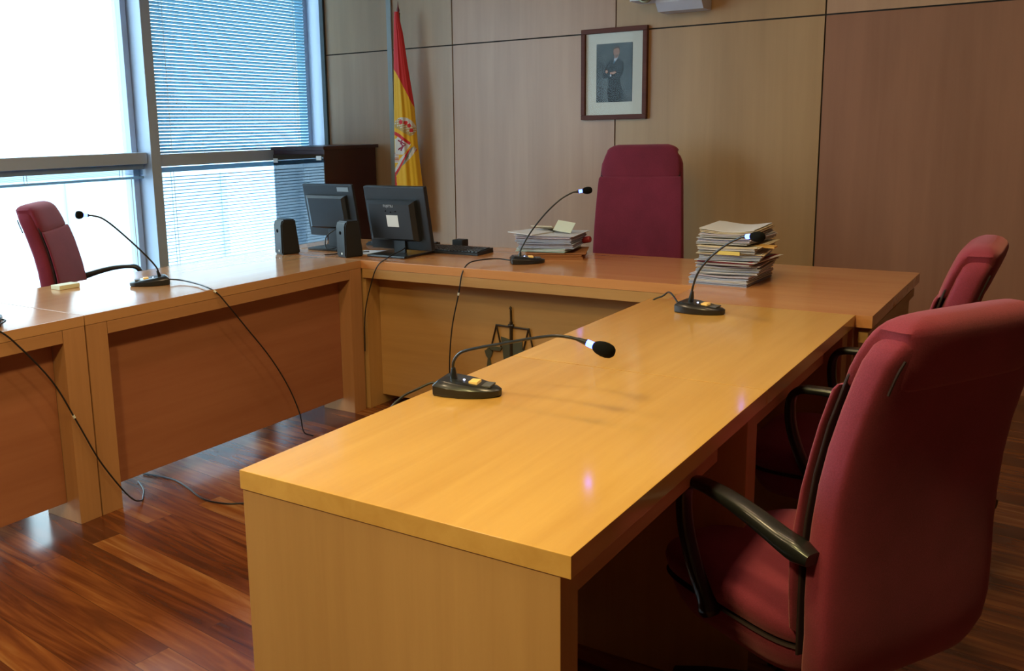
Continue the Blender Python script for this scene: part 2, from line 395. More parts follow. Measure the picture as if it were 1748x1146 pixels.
# near row (right), two desks
def near_desk(y0, y1, label, front):
    t = thing('desk', label, 'desk', (-.92, (y0 + y1) / 2, 0), 0, 'desks of the near row')
    xl, xr = -1.2683, -.5772
    post(t, 'top', xl, xr, y0 + .0006, y1 - .0006, ZT - .0375, ZT, M_TOPY, .002)
    z1 = ZT - .0385
    if front:
        post(t, 'end_panel', xl + .004, -.596, y0 + .003, y0 + .062, 0, z1)
    post(t, 'end_panel', xl + .004, -.596, y1 - .082, y1 - .004, 0, z1)
    post(t, 'modesty_panel', xl + .08, xl + .10, y0 + .063, y1 - .083, .07, z1, M_FRONTY)
    post(t, 'rail', -.650, -.626, y0 + .063, y1 - .20, .628, .658, M_FRONTY)
    return t
near_desk(1.1513, 2.1690, 'yellow beech desk in the foreground, nearest the camera, with the largest microphone', True)
near_desk(2.1705, 3.1770, 'beech desk of the near row that adjoins the judge bench, microphone at its far end', False)
# judge's bench across the back
t = thing('judge_bench', 'long beech bench in front of the panelled wall with the computers and paper stacks', 'bench', (-2.1, 3.84, 0))
post(t, 'top', -3.6053, -.5259, 3.4850, 4.1915, ZT - .0405, ZT, M_TOPX, .002)
post(t, 'corner_top', -1.2088, -.5259, 3.1785, 3.4845, ZT - .0405, ZT, M_TOPX, .0005)
post(t, 'frame_rail', -2.8790, -1.2100, 3.4860, 3.53, .6644, ZT - .0412, M_FRONTX)
post(t, 'front_panel', -2.8680, -.62, 3.600, 3.620, .05, ZT - .0412, M_FRONTX)
post(t, 'side_panel', -2.955, -2.869, 3.50, 4.17, 0, ZT - .0412)
post(t, 'side_panel', -.600, -.556, 3.64, 4.17, 0, ZT - .0412)
post(t, 'leg', -.64, -.585, 3.30, 3.36, 0, ZT - .0412)
post(t, 'leg', -.64, -.585, 3.19, 3.22, 0, ZT - .0412)
post(t, 'leg', -1.19, -1.12, 3.19, 3.26, 0, ZT - .0412)
post(t, 'back_rail', -2.86, -.61, 4.14, 4.17, .62, ZT - .0412, M_FRONTX)
post(t, 'end_rail', -.570, -.54, 3.20, 4.17, .655, .690, M_FRONTY)

# ------------------------------------------------------------------ chairs
def rr(cx, hx, hy, z, n=40, e=.5, tiltx=0):
    out = []
    for i in range(n):
        a = 2 * math.pi * i / n; ca, sa = math.cos(a), math.sin(a)
        x = math.copysign(abs(ca) ** e, ca) * hx; y = math.copysign(abs(sa) ** e, sa) * hy
        out.append((cx + x, y, z + x * tiltx))
    return out
XREAR = [(.32, -.262), (.38, -.292), (.47, -.302), (.60, -.298), (.75, -.306), (.88, -.330), (1.0, -.366), (1.12, -.408)]
HY = [(.30, .17), (.33, .222), (.40, .247), (.50, .256), (.65, .252), (.80, .245), (.95, .236), (1.04, .228), (1.08, .208), (1.105, .18), (1.13, .15)]
def make_chair(label):
    t = thing('office_chair', label, 'chair', (0, 0, 0), 0, 'crimson high-backed office chairs')
    # rear shell, wide soft-cornered
    s = MB(); rings = []
    zz = [.318, .322, .335, .36, .40, .46, .54, .62, .70, .78, .86, .94, 1.0, 1.04, 1.070, 1.088, 1.096]
    for k, z in enumerate(zz):
        xr = lerp_tab(XREAR, z); hy = lerp_tab(HY, z); hx = .034
        if k == 0: hy *= .9; hx *= .55
        if k == 1: hy *= .96; hx *= .8
        if k >= len(zz) - 2: hx *= (.85, .5)[k - len(zz) + 2]; hy *= (.97, .9)[k - len(zz) + 2]
        hx *= 1.27; rings.append(rr(xr + .043, hx, hy, z, 44, .42))
    s.loft(rings); s.build('back_shell', M_RED, t, sharp=60)
    # dark welt between shell and cushion
    s = MB(); rings = []
    for z in [.40, .5, .6, .7, .8, .9, 1.0, 1.055, 1.082]:
        rings.append(rr(lerp_tab(XREAR, z) + .0885, .0045, lerp_tab(HY, z) - .009 - (.01 if z > 1.07 else 0), z, 44, .3))
    s.loft(rings); s.build('welt', M_SEAM, t, sharp=60)
    # front cushion
    s = MB(); rings = []
    zz = [.445, .46, .50, .56, .62, .68, .76, .84, .90, .95, .975, .985]
    for k, z in enumerate(zz):
        lum = .010 * math.exp(-((z - .62) / .1) ** 2)
        hx = .007 + lum / 2; hy = lerp_tab(HY, z) - .001
        if k == 0: hx *= .7; hy -= .012
        if k == len(zz) - 1: hx *= .75; hy -= .006
        rings.append(rr(lerp_tab(XREAR, z) + .094 + hx, hx, hy, z, 44, .45))
    s.loft(rings); s.build('back_cushion', M_RED, t, sharp=60)
    # headrest wrapped over the top
    s = MB(); rings = []
    def hring(z, rear, front, hy, f):
        # full-depth ring, narrower towards the rear where it laps over the shell
        xr = lerp_tab(XREAR, z); cx = xr + (rear + front) / 2; out = []
        for x, y, zz in rr(cx, (front - rear) / 2, hy, z, 56, .45):
            d = x - xr; k = 1 if d > .094 else (f + (1 - f) * max(0, (d - .070) / .024))
            out.append((x, y * k, zz))
        return out
    tab = [(.980, .004, .098, .222, .86), (.984, -.004, .104, .231, .87), (.992, -.006, .107, .237, .87), (1.02, -.007, .108, .236, .88), (1.050, -.008, .108, .230, .885),
           (1.074, -.008, .107, .222, .89), (1.092, -.006, .106, .210, .93), (1.101, -.002, .104, .200, 1), (1.111, .006, .099, .187, 1), (1.119, .018, .090, .169, 1), (1.125, .034, .076, .144, 1)]
    for z, re_, fr_, hy, f in tab: rings.append(hring(z, re_, fr_, hy, f))
    s.loft(rings); h = s.build('headrest', M_RED, t, sharp=60)
    for sy in (-1, 1):
        s = MB(); s.tube(smooth_path([(lerp_tab(XREAR, z) + .001, sy * (lerp_tab(HY, z) * .905), z) for z in (1.052, 1.03, 1.0, .985)], 3), .0028, 6)
        s.build('seam', M_SEAM, h)
    # seat
    s = MB(); rings = []
    for z, hx, hy, dx in [(.405, .235, .235, 0), (.415, .248, .247, 0), (.44, .254, .252, 0), (.456, .250, .249, 0), (.468, .236, .236, 0), (.476, .20, .20, 0), (.479, .12, .12, 0)]:
        rings.append(rr(.012 + dx, hx, hy, z, 48, .42))
    s.loft(rings); s.build('seat_cushion', M_RED, t, sharp=60)
    s = MB(); rings = []
    for z, hx, hy in [(.398, .243, .243), (.402, .250, .250), (.406, .243, .243)]: rings.append(rr(.012, hx, hy, z, 48, .42))
    s.loft(rings); s.build('seat_piping', M_SEAM, t, sharp=60)
    s = MB(); rings = []
    for z, hx, hy in [(.318, .19, .20), (.322, .205, .215), (.35, .225, .232), (.385, .238, .243), (.398, .240, .243)]: rings.append(rr(.008, hx, hy, z, 48, .42))
    s.loft(rings); s.build('seat_base', M_RED, t, sharp=60)
    # loop armrests
    for sy in (-1, 1):
        pts = [(-.262, .268, .640), (-.20, .272, .652), (-.12, .276, .674), (-.04, .279, .690), (.03, .279, .694), (.075, .278, .688), (.098, .277, .66),
               (.100, .275, .60), (.088, .272, .54), (.062, .268, .47), (.032, .264, .415), (.018, .262, .385)]
        P = smooth_path([(a, sy * b, c) for a, b, c in pts], 4); n = len(P)
        fl = []
        for i in range(n):
            f = i / (n - 1)
            w = lerp_tab([(0, .020), (.05, .027), (.15, .026), (.40, .023), (.5, .019), (.56, .017), (.9, .017), (.96, .024), (1, .018)], f)
            h_ = lerp_tab([(0, .014), (.05, .022), (.12, .017), (.35, .011), (.5, .012), (.6, .015), (.8, .015), (.92, .017), (.97, .022), (1, .014)], f)
            fl.append((w, h_))
        s = MB(); s.tube(P, 1, 14, True, fl); s.build('armrest', M_BLACK, t, sharp=50)
    # mechanism, gas column, star base, casters
    s = MB(); s.box(-.12, .10, -.09, .09, .285, .318, .008); s.build('tilt_mechanism', M_BLACKM, t)
    s = MB(); s.revolve([(.028, .10), (.028, .20), (.020, .205), (.020, .285)], None, 16); s.build('gas_column', M_BLACKM, t)
    s = MB(); s.revolve([(.045, .075), (.050, .085), (.050, .125), (.040, .14), (.03, .14)], None, 20)
    for k in range(5):
        a = R_(36 + 72 * k); d = Vector((math.cos(a), math.sin(a), 0))
        pth = [Vector((0, 0, .105)) + d * .03, Vector((0, 0, .108)) + d * .12, Vector((0, 0, .098)) + d * .22, Vector((0, 0, .082)) + d * .295]
        s.tube(pth, 1, 10, True, [(.024, .018), (.020, .016), (.017, .012), (.015, .010)])
    sb = s.build('star_base', M_BLACKM, t, sharp=50)
    for k in range(5):
        a = R_(36 + 72 * k); d = Vector((math.cos(a), math.sin(a), 0)); q = Vector((-d.y, d.x, 0)); s = MB()
        p = d * .285; p.z = .0275
        for sg in (-1, 1):
            M = Matrix.Translation(p + q * sg * .014) @ q.to_track_quat('Z', 'Y').to_matrix().to_4x4()
            s.revolve([(.008, -.009), (.022, -.009), (.0265, -.005), (.0265, .005), (.022, .009), (.008, .009)], M, 18)
        s.tube([p + Vector((0, 0, .0)), p + Vector((0, 0, .055))], .008, 8)
        s.build('caster', M_BLACKM, sb)
    return t
BACK = ('back_shell', 'welt', 'back_cushion', 'headrest')
def place(t, x, y, rz, scale=.92, lift=0, k=1, arm=0):
    t.location = (x, y, 0); t.rotation_euler = (0, 0, rz); t.scale = (scale,) * 3
    for ch in t.children:
        n = ch.name.split('.')[0]
        if n == 'star_base': continue
        if n in BACK: ch.scale.z = k; ch.location.z = lift + .4 * (1 - k)
        elif n == 'armrest': ch.location.z = lift + arm
        else: ch.location.z = lift
def copy_tree(o, parent=None):
    c = o.copy(); COL.objects.link(c); c.parent = parent
    for ch in o.children: copy_tree(ch, c)
    return c
ch0 = make_chair('crimson high-backed chair in the right foreground, seen from behind, pushed under the desk')
ch1 = copy_tree(ch0); ch2 = copy_tree(ch0); ch3 = copy_tree(ch0)
ch1['label'] = 'crimson chair at the second near desk, mostly hidden behind the foreground chair'
ch2['label'] = 'crimson high-backed judge chair facing the camera behind the bench, between the paper stacks'
ch3['label'] = 'crimson chair by the window behind the left row of desks'
place(ch0, -.442, 2.015, R_(150.4), .94, -.018)
place(ch1, -.515, 2.76, R_(180), .90, .050)
place(ch2, -1.945, 4.56, R_(-77), .96, 0, 1.26, -.06)
place(ch3, -3.935, 2.83, R_(41), .92, .05, .97, .02)

# ------------------------------------------------------------------ microphones
def mic(label, base, heading, neck, cable=None, tags=(), head_r=.0165, head=True):
    """base: world point under the neck; heading of the nose (deg, from +X ccw)"""
    t = thing('desk_microphone', label, 'microphone', (base[0], base[1], ZT), 0, 'gooseneck conference microphones')
    M = Matrix.Translation((base[0], base[1], ZT)) @ Matrix.Rotation(R_(heading), 4, 'Z')
    half = [(-.040, .040), (-.036, .047), (-.01, .053), (.03, .054), (.06, .048), (.085, .038), (.105, .025), (.116, .012)]
    poly = half + [(.119, 0)] + [(a, -b) for a, b in reversed(half)]
    def rg(f, hz, dx=0): return [M @ Vector(((a - .02) * f + .02 + dx, b * f, hz(a))) for a, b in poly]
    s = MB(); s.loft([rg(.96, lambda a: .0004), rg(1, lambda a: .004), rg(1, lambda a: .024 - (a + .04) * .055), rg(.97, lambda a: .027 - (a + .04) * .06),
                      rg(.80, lambda a: .036 - (a + .04) * .085), rg(.76, lambda a: .037 - (a + .04) * .085)])
    b = s.build('base', M_BLACK, t, sharp=25)
    top = lambda x: .037 - (x + .04) * .085
    s = MB(); s.box(.042, .064, -.016, .016, top(.053) - .004, top(.053) + .0045, .002, M); s.build('talk_button', M_BUTTON, b)
    s = MB(); s.revolve([(.0001, 0), (.0028, 0), (.0026, .0016), (.0008, .0024)], M @ Matrix.Translation((.024, .004, top(.024) - .0008)), 10); s.build('indicator_light', M_LEDW, b)
    s = MB(); s.box(.076, .098, -.020, .020, top(.087) - .003, top(.087) + .0012, .0008, M); s.build('label_plate', plain_cache('mic_plate', (.10, .10, .11)), b)
    P = [Vector(p) for p in neck]
    gp = smooth_path(P[:-3], 5) if head else smooth_path(P, 5)
    s = MB(); s.tube([Vector((base[0], base[1], ZT + .030)), P[0], P[0] + (P[1] - P[0]) * .6], [.009, .0085, .005], 12)
    s.build('neck_socket', M_BLACK, t, sharp=60)
    s = MB(); s.tube([Vector((base[0], base[1], ZT + .034))] + gp, .0036, 10); s.build('gooseneck', M_BLACK, t, sharp=60)
    if head:
        a, bb, c, d = P[-4], P[-3], P[-2], P[-1]
        s = MB(); s.tube([a, bb], [.0045, .0070], 12); s.build('collar', M_BLACK, t, sharp=60)
        s = MB(); s.tube([bb, bb + (c - bb) * .5, c], [.0074, .0078, .0074], 14); s.build('light_ring', M_LED, t, sharp=60)
        ax = (d - c); L = ax.length; q = ax.to_track_quat('Z', 'Y').to_matrix().to_4x4()
        r = head_r; prof = [(.007, 0), (r * .62, L * .06), (r * .85, L * .2), (r, L * .45), (r, L * .65), (r * .86, L * .84), (r * .55, L * .96), (r * .12, L * 1.0)]
        s = MB(); s.revolve(prof, Matrix.Translation(c) @ q, 20); s.build('windscreen', M_FOAM, t, sharp=60)
    if cable:
        cp = smooth_path(cable, 6)
        s = MB(); s.tube(cp, .0031, 8); cb = s.build('cable', M_CABLE, t, sharp=60)
        for i in tags:
            k = int(i * (len(cp) - 1)); s = MB(); s.tube([cp[k], cp[k] + (cp[k + 1] - cp[k]).normalized() * .012], .0048, 8); s.build('cable_marker', M_WHITE, cb)
    return t
_pc = {}
def plain_cache(n, c, r=.5):
    if n not in _pc: _pc[n] = plain(n, c, r)
    return _pc[n]
mic('large gooseneck microphone on the foreground desk, neck bent low to the right', (-1.208, 1.790), 12,
    [(-1.21, 1.79, .792), (-1.209, 1.79, .822), (-1.192, 1.79, .846), (-1.157, 1.79, .861), (-1.069, 1.79, .885), (-.993, 1.79, .905), (-.941, 1.79, .916), (-.905, 1.79, .917),
     (-.882, 1.79, .9145), (-.860, 1.79, .9095), (-.845, 1.79, .905), (-.796, 1.79, .894)],
    [(-1.246, 1.778, .768), (-1.262, 1.772, .769), (-1.285, 1.745, .757), (-1.30, 1.70, .745), (-1.31, 1.66, .71), (-1.31, 1.64, .60), (-1.30, 1.66, .40), (-1.30, 1.70, .15), (-1.33, 1.8, .01), (-1.30, 1.95, .004)])
mic('gooseneck microphone on the second near desk, in front of the taller paper stack', (-1.060, 2.995), -4,
    [(-1.056, 2.991, .799), (-1.051, 2.988, .834), (-1.031, 2.979, .886), (-.986, 2.957, .94), (-.924, 2.928, .989), (-.878, 2.905, 1.014), (-.866, 2.899, 1.019), (-.852, 2.893, 1.022), (-.836, 2.885, 1.0245), (-.790, 2.863, 1.026)],
    [(-1.10, 2.998, .766), (-1.145, 3.06, .785), (-1.185, 3.12, .785), (-1.215, 3.14, .765), (-1.25, 3.13, .745), (-1.28, 3.12, .68), (-1.285, 3.12, .45), (-1.285, 3.12, .1), (-1.30, 3.1, .005)])
mic('gooseneck microphone on the judge bench, beside the low paper stack', (-2.135, 3.722), 36,
    [(-2.134, 3.724, .786), (-2.128, 3.726, .815), (-2.091, 3.748, .89), (-2.033, 3.782, .975), (-1.975, 3.815, 1.038), (-1.93, 3.842, 1.069), (-1.91, 3.853, 1.0745), (-1.90, 3.859, 1.076), (-1.886, 3.867, 1.0785), (-1.847, 3.889, 1.082)],
    [(-2.168, 3.70, .765), (-2.24, 3.70, .768), (-2.28, 3.62, .77), (-2.29, 3.53, .765), (-2.292, 3.478, .725), (-2.305, 3.468, .638), (-2.346, 3.468, .471), (-2.364, 3.468, .303), (-2.36, 3.46, .12), (-2.33, 3.40, .006), (-2.25, 3.30, .004)], (.50,))
mic('gooseneck microphone on the left row of desks, leaning towards the window', (-3.203, 2.536), 236,
    [(-3.202, 2.537, .786), (-3.206, 2.528, .825), (-3.23, 2.476, .899), (-3.266, 2.398, .993), (-3.288, 2.351, 1.04), (-3.303, 2.319, 1.0545), (-3.310, 2.304, 1.0575), (-3.313, 2.297, 1.058), (-3.319, 2.284, 1.0595), (-3.333, 2.256, 1.064)],
    [(-3.182, 2.570, .768), (-3.14, 2.60, .762), (-3.03, 2.585, .758), (-2.92, 2.545, .757), (-2.873, 2.555, .735), (-2.866, 2.60, .68), (-2.866, 2.697, .564), (-2.866, 2.823, .41), (-2.862, 2.92, .255), (-2.855, 2.975, .12), (-2.845, 2.985, .03), (-2.82, 3.02, .004)], (.34,))
mic('microphone base at the left edge of the photo, only its corner and cable showing', (-3.02, 1.68), 236,
    [(-3.02, 1.68, .786), (-3.025, 1.671, .825), (-3.055, 1.615, .90), (-3.085, 1.545, .99), (-3.115, 1.495, 1.04), (-3.125, 1.465, 1.0545), (-3.132, 1.45, 1.0575), (-3.135, 1.443, 1.058), (-3.141, 1.43, 1.0595), (-3.155, 1.402, 1.064)],
    [(-3.0, 1.712, .768), (-2.975, 1.712, .765), (-2.93, 1.655, .762), (-2.885, 1.628, .762), (-2.866, 1.672, .712), (-2.866, 1.79, .553), (-2.866, 1.87, .384), (-2.866, 1.937, .233), (-2.864, 1.99, .138), (-2.862, 2.04, .06), (-2.86, 2.075, .02), (-2.868, 2.11, .006), (-2.895, 2.137, .004), (-2.96, 2.19, .004), (-3.05, 2.235, .004)], (.42,))
# cable lying on the floor
s = MB(); s.tube(smooth_path([(-3.10, 2.30, .004), (-3.03, 2.315, .004), (-2.925, 2.319, .004), (-2.80, 2.285, .004), (-2.709, 2.252, .004), (-2.64, 2.243, .004), (-2.56, 2.262, .004), (-2.50, 2.30, .004), (-2.3, 2.36, .004), (-2.0, 2.3, .004), (-1.6, 2.1, .004), (-1.3, 1.95, .004)], 6), .0033, 8)
tag(s.build('cable', M_CABLE, sharp=60), 'black cable snaking across the wooden floor from under the left desk', 'cable')

# ------------------------------------------------------------------ computers
def monitor(label, cx, cy, w, h, zc, lean, thick, bulge, base_w, base_d, logo=True):
    """seen from behind; screen faces +Y"""
    t = thing('computer_monitor', label, 'monitor', (cx, cy, ZT), 0, 'computer monitors on the bench')
    M = Matrix.Translation((cx, cy, zc)) @ Matrix.Rotation(lean, 4, 'X')
    s = MB(); s.box(-w / 2, w / 2, 0, thick, -h / 2, h / 2, .006, M); hs = s.build('housing', M_DARKGREY, t)
    s = MB(); x0, x1, z0, z1 = -w * .42, w * .36, -h * .33, h * .30
    r0 = [(x0, z0), (x1, z0), (x1, z1), (x0, z1)]; k = .86
    r1 = [(x0 * k, z0 * k), (x1 * k, z0 * k), (x1 * k, z1 * k), (x0 * k, z1 * k)]
    s.loft([[M @ Vector((a, .002, b)) for a, b in r0], [M @ Vector((a, -bulge * .55, b)) for a, b in r0], [M @ Vector((a, -bulge, b)) for a, b in r1]], smooth=False)
    s.build('rear_cover', M_DARKGREY, hs, sharp=20)
    s = MB(); s.box(-w / 2 + .016, w / 2 - .016, thick, thick + .0012, -h / 2 + .018, h / 2 - .016, 0, M); s.build('screen', M_BLACK, t)
    s = MB(); s.box(-.030, .040, -bulge - .0012, -bulge + .002, -.03, .03, 0, M) if logo else s.box(w * .2, w * .42, -.0014, .001, h * .37, h * .45, 0, M)
    s.build('label', M_WHITE if logo else plain_cache('grey_sticker', (.22, .27, .31)), hs)
    # stand
    s = MB(); s.box(-.035, .035, .012, .026, ZT + .012 - zc, -h * .30, .002, Matrix.Translation((cx, cy, zc)) ); st = s.build('stand', M_DARKGREY, t)
    s = MB(); s.box(-base_w / 2, base_w / 2, -base_d * .42, base_d * .58, 0, .012, .004, Matrix.Translation((cx, cy, ZT + .0006))); s.build('stand_foot', M_BLACK, t)
    return t, M, hs
m2, MM, hs = monitor('larger black monitor seen from behind, white sticker on its back, beside the keyboard', -2.822, 3.705, .375, .325, .935, R_(11), .028, .045, .235, .25)
s = MB(); M3 = MM @ Matrix.Translation((.0, -.046, 0))
for i in range(3): s.revolve([(.0001, -.001), (.0035, -.001), (.0035, .001), (.0001, .001)], M3 @ Matrix.Translation((-.03 + .03 * i, 0, .05 if i != 1 else .045)) @ Matrix.Rotation(R_(90), 4, 'X'), 8)
s.build('screw', M_FOAM, hs)
tx = bpy.data.curves.new('logo', 'FONT'); tx.body = 'FUJITSU'; tx.size = .018; tx.extrude = .0003; tx.align_x = 'CENTER'; tx.materials.append(plain_cache('logo_grey', (.45, .48, .5)))
lt = bpy.data.objects.new('logo_text', tx); lme = bpy.data.meshes.new_from_object(lt); bpy.data.objects.remove(lt)
lo = bpy.data.objects.new('logo', lme); COL.objects.link(lo); lo.parent = hs
lo.matrix_local = Matrix.Translation(-m2.location) @ MM @ Matrix.Translation((-.01, -.0455, .070)) @ Matrix.Rotation(R_(90), 4, 'X')
monitor('slimmer grey monitor seen from behind, standing between the two speakers', -3.305, 3.76, .345, .285, .955, R_(11), .018, .028, .20, .20, False)
def speaker(label, x, y, rz):
    t = thing('desktop_speaker', label, 'speaker', (x, y, ZT), rz, 'desktop computer speakers')
    T = Vector((x, y, ZT)); h, w, d = .180, .088, .105
    s = MB()
    # side profile: front (toward +Y local) tilts back; rounded rear top
    side = [(-d / 2, .001), (d / 2, .001), (d / 2 - .022, h), (-d / 2 + .012, h), (-d / 2, h - .02)]
    s.prism([(a, b) for a, b in side], -w / 2, w / 2, None, 'X')
    bmesh.ops.bevel(s.bm, geom=s.bm.edges[:], offset=.006, segments=2, affect='EDGES')
    bd = s.build('cabinet', M_BLACKM, t, off=(0, 0, 0))
    s = MB(); s.revolve([(.0001, 0), (.009, 0), (.009, .002), (.006, .0025), (.0055, .0005), (.0001, .0005)], Matrix.Translation((0, -d / 2 + .0002, h * .68)) @ Matrix.Rotation(R_(90), 4, 'X'), 16); s.build('bass_port', M_FOAM, bd, off=(0, 0, 0))
    s = MB(); s.revolve([(.0001, 0), (.006, 0), (.006, .002), (.0001, .002)], Matrix.Translation((.01, -d / 2 + .0002, .02)) @ Matrix.Rotation(R_(90), 4, 'X'), 12); s.build('jack', M_WHITE, bd, off=(0, 0, 0))
    s = MB(); s.revolve([(.030, 0), (.033, 0), (.033, .003), (.030, .003)], Matrix.Translation((0, d / 2 - .012, h * .42)) @ Matrix.Rotation(R_(-82), 4, 'X'), 20); s.build('driver', M_BLACK, bd, off=(0, 0, 0))
    return t
speaker('small black speaker left of the slim monitor, in front of the window', -3.395, 3.514, R_(-20))
speaker('small black speaker between the two monitors', -3.021, 3.570, R_(-20))
# keyboard
kt = thing('keyboard', 'black keyboard lying on the bench right of the large monitor', 'keyboard', (-2.655, 3.925, ZT), R_(0), 'computer keyboards')
s = MB(); s.prism([(-.075, .001), (.075, .001), (.075, .024), (-.075, .012)], -.21, .21, None, 'X'); s.build('case', M_BLACKM, kt, off=(0, 0, 0))
def keys(t):
    s = MB()
    for r in range(6):
        y = -.060 + r * .0205; z = .012 + (y + .075) / .15 * .012
        for c in range(20): s.box(-.200 + c * .0202, -.200 + c * .0202 + .016, y, y + .0165, z - .001, z + .006, .0015)
    s.build('key_block', M_BLACK, t, off=(0, 0, 0))
keys(kt)
k2 = thing('keyboard', 'dark keyboard behind the smaller monitor, left of the large one', 'keyboard', (-3.03, 4.02, ZT), R_(-4), 'computer keyboards')
s = MB(); s.prism([(-.075, .001), (.075, .001), (.075, .024), (-.075, .012)], -.20, .20, None, 'X'); s.build('case', M_BLACKM, k2, off=(0, 0, 0)); keys(k2)
# little black box beyond the monitor
s = MB(); s.box(-2.735, -2.67, 4.06, 4.12, ZT + .0005, ZT + .045, .006)
tag(s.build('power_adapter', M_BLACKM), 'small black box on the bench behind the large monitor', 'adapter')
# papers between the machines
s = MB(); s.box(-2.90, -2.72, 3.66, 3.80, ZT + .0142, ZT + .0165, 0, Matrix.Rotation(0, 4, 'Z'))
s.bm.free(); s = MB(); s.box(-.10, .10, -.075, .075, 0, .003, 0, Matrix.Translation((-2.975, 3.735, ZT + .0005)) @ Matrix.Rotation(R_(20), 4, 'Z'))
tag(s.build('paper_sheet', M_PAPER), 'white sheets lying between the speaker and the large monitor', 'paper')
# cables of the computers
def cab(pts, label, r=.003):
    s = MB(); s.tube(smooth_path(pts, 6), r, 8); return tag(s.build('cable', M_CABLE, sharp=60), label, 'cable')
cab([(-2.74, 3.66, .80), (-2.735, 3.62, .79), (-2.75, 3.57, .775), (-2.735, 3.50, .765), (-2.765, 3.468, .735), (-2.80, 3.462, .66), (-2.85, 3.462, .50), (-2.868, 3.47, .30)], 'black monitor cable hanging over the front of the bench')
cab([(-3.24, 3.75, .86), (-3.21, 3.70, .80), (-3.15, 3.66, .757), (-3.12, 3.58, .756), (-3.15, 3.52, .756)], 'black lead hanging behind the slim monitor')
cab([(-3.25, 3.755, .87), (-3.30, 3.71, .82), (-3.27, 3.68, .76), (-3.18, 3.70, .78), (-3.10, 3.66, .757), (-3.02, 3.72, .757)], 'looped black lead below the slim monitor')
cab([(-2.95, 3.62, .757), (-2.93, 3.66, .757), (-2.90, 3.72, .758), (-2.96, 3.80, .757), (-2.9, 3.86, .757)], 'thin black lead crossing the white sheets')
s = MB(); s.tube([(-3.11, 3.60, .775), (-3.05, 3.64, .782)], .007, 8); tag(s.build('cable_plug', M_WHITE), 'grey white plug lying behind the middle speaker', 'plug')
# small box on left desk
s = MB(); s.box(-3.515, -3.455, 2.235, 2.33, ZT + .0003, ZT + .018, .002)
tag(s.build('card_box', plain('cream_card', (.75, .72, .50), .6)), 'small cream card box on the left desk in front of the window chair', 'box')

# ------------------------------------------------------------------ paper stacks
PCOL = {'white': (.62, .63, .67), 'blue': (.40, .45, .60), 'cream': (.66, .57, .42), 'grey': (.42, .42, .44), 'green': (.46, .60, .56), 'kraft': (.42, .17, .06), 'red': (.40, .05, .06), 'tan': (.40, .20, .10), 'lilac': (.50, .47, .58)}
def bundle(name, label, x, y, z, w, d, h, rz, cols, bow=.004, cover=None, tilt=0):
    """a bundle of documents: many thin leaves with uneven edges, slightly bowed"""
    t = thing(name, label, 'papers', (x, y, z), R_(rz), 'case files on the bench')
    s = MB(); n = max(3, int(h / .004)); rnd = random.Random(int(z * 1e5) + int(x * 1e4))
    for i in range(n):
        z0 = h * i / n + .0003; z1 = h * (i + .82) / n
        s.mat(plain_cache('leaf_' + cols[(i * len(cols)) // n], PCOL[cols[(i * len(cols)) // n]], .85))
        jx, jy = rnd.uniform(-.005, .005), rnd.uniform(-.005, .005); ww, dd = w / 2 - rnd.uniform(0, .006), d / 2 - rnd.uniform(0, .006)
        NX = 8; lo_, hi = [], []
        ph = rnd.uniform(-.5, .5)
        for k in range(NX + 1):
            u = -1 + 2 * k / NX; bz = bow * (1 - math.cos(u * 2.6 + ph)) * (i / n) + tilt * (u + 1)
            lo_.append((jx + ww * u, bz + z0)); hi.append((jx + ww * u, bz + z1))
        a = [(p[0], jy - dd, p[1]) for p in lo_] + [(p[0], jy - dd, p[1]) for p in reversed(hi)]
        b = [(p[0], jy + dd, p[1]) for p in lo_] + [(p[0], jy + dd, p[1]) for p in reversed(hi)]
        for k in range(NX):
            pass
        A, B = s.ring(a), s.ring(b); m = len(A)
        for k in range(m): s._f([A[k], A[(k + 1) % m], B[(k + 1) % m], B[k]])
        for k in range(NX):
            s._f([A[k + 1], A[k], A[m - 1 - k], A[m - 2 - k]]); s._f([B[k], B[k + 1], B[m - 2 - k], B[m - 1 - k]])
    s.build('leaves', None, t, off=(0, 0, 0), sharp=15)
    if cover:
        s = MB(); s.mat(plain_cache('leaf_' + cover, PCOL[cover], .7))
        s.box(-w / 2 - .004, w / 2 + .012, -d / 2 - .002, d / 2 + .002, h + .0002 + tilt, h + .0022 + tilt, 0); s.build('folder_cover', None, t, off=(0, 0, 0))
    return t
# taller stack, right
sx, sy = -1.125, 3.68
spec = [('case_file', 'thick bluish bundle at the bottom of the taller stack', .235, .31, .036, -2, ['blue', 'white', 'blue', 'lilac'], .003, None, 0),
        ('case_file', 'blue-white bundle second from the bottom of the taller stack', .245, .30, .029, 4, ['white', 'blue', 'grey', 'lilac'], .004, None, .002),
        ('case_file', 'file with a red cover edge in the middle of the taller stack', .225, .30, .016, -5, ['grey', 'red'], .002, 'white', .001),
        ('case_file', 'pale file sticking out to the right in the taller stack', .240, .32, .023, 7, ['blue', 'white', 'blue', 'grey'], .003, 'cream', .001),
        ('case_file', 'grey file under the yellow slip in the taller stack', .225, .30, .022, 1, ['grey', 'white', 'cream'], .003, 'cream', .0),
        ('case_file', 'bundle with orange corner second from the top of the taller stack', .215, .30, .022, -4, ['grey', 'lilac', 'grey'], .003, None, .002),
        ('case_file', 'topmost bundle with curled sheets on the taller stack', .215, .30, .024, 3, ['white', 'lilac', 'cream', 'white'], .007, None, .0)]
z = ZT + .0005
for i, (nm, lb, w, d, h, rz, cols, bow, cov, tilt) in enumerate(spec):
    bundle(nm, lb, sx + (-.012, .0, .012, 0, .01, .004, .0)[i], sy + (0, .01, 0, .01, -.005, 0, .01)[i], z, w, d, h, rz, cols, bow, cov, tilt); z += h + bow * .8 + (.0036 if cov else .0016) + tilt * 1.2
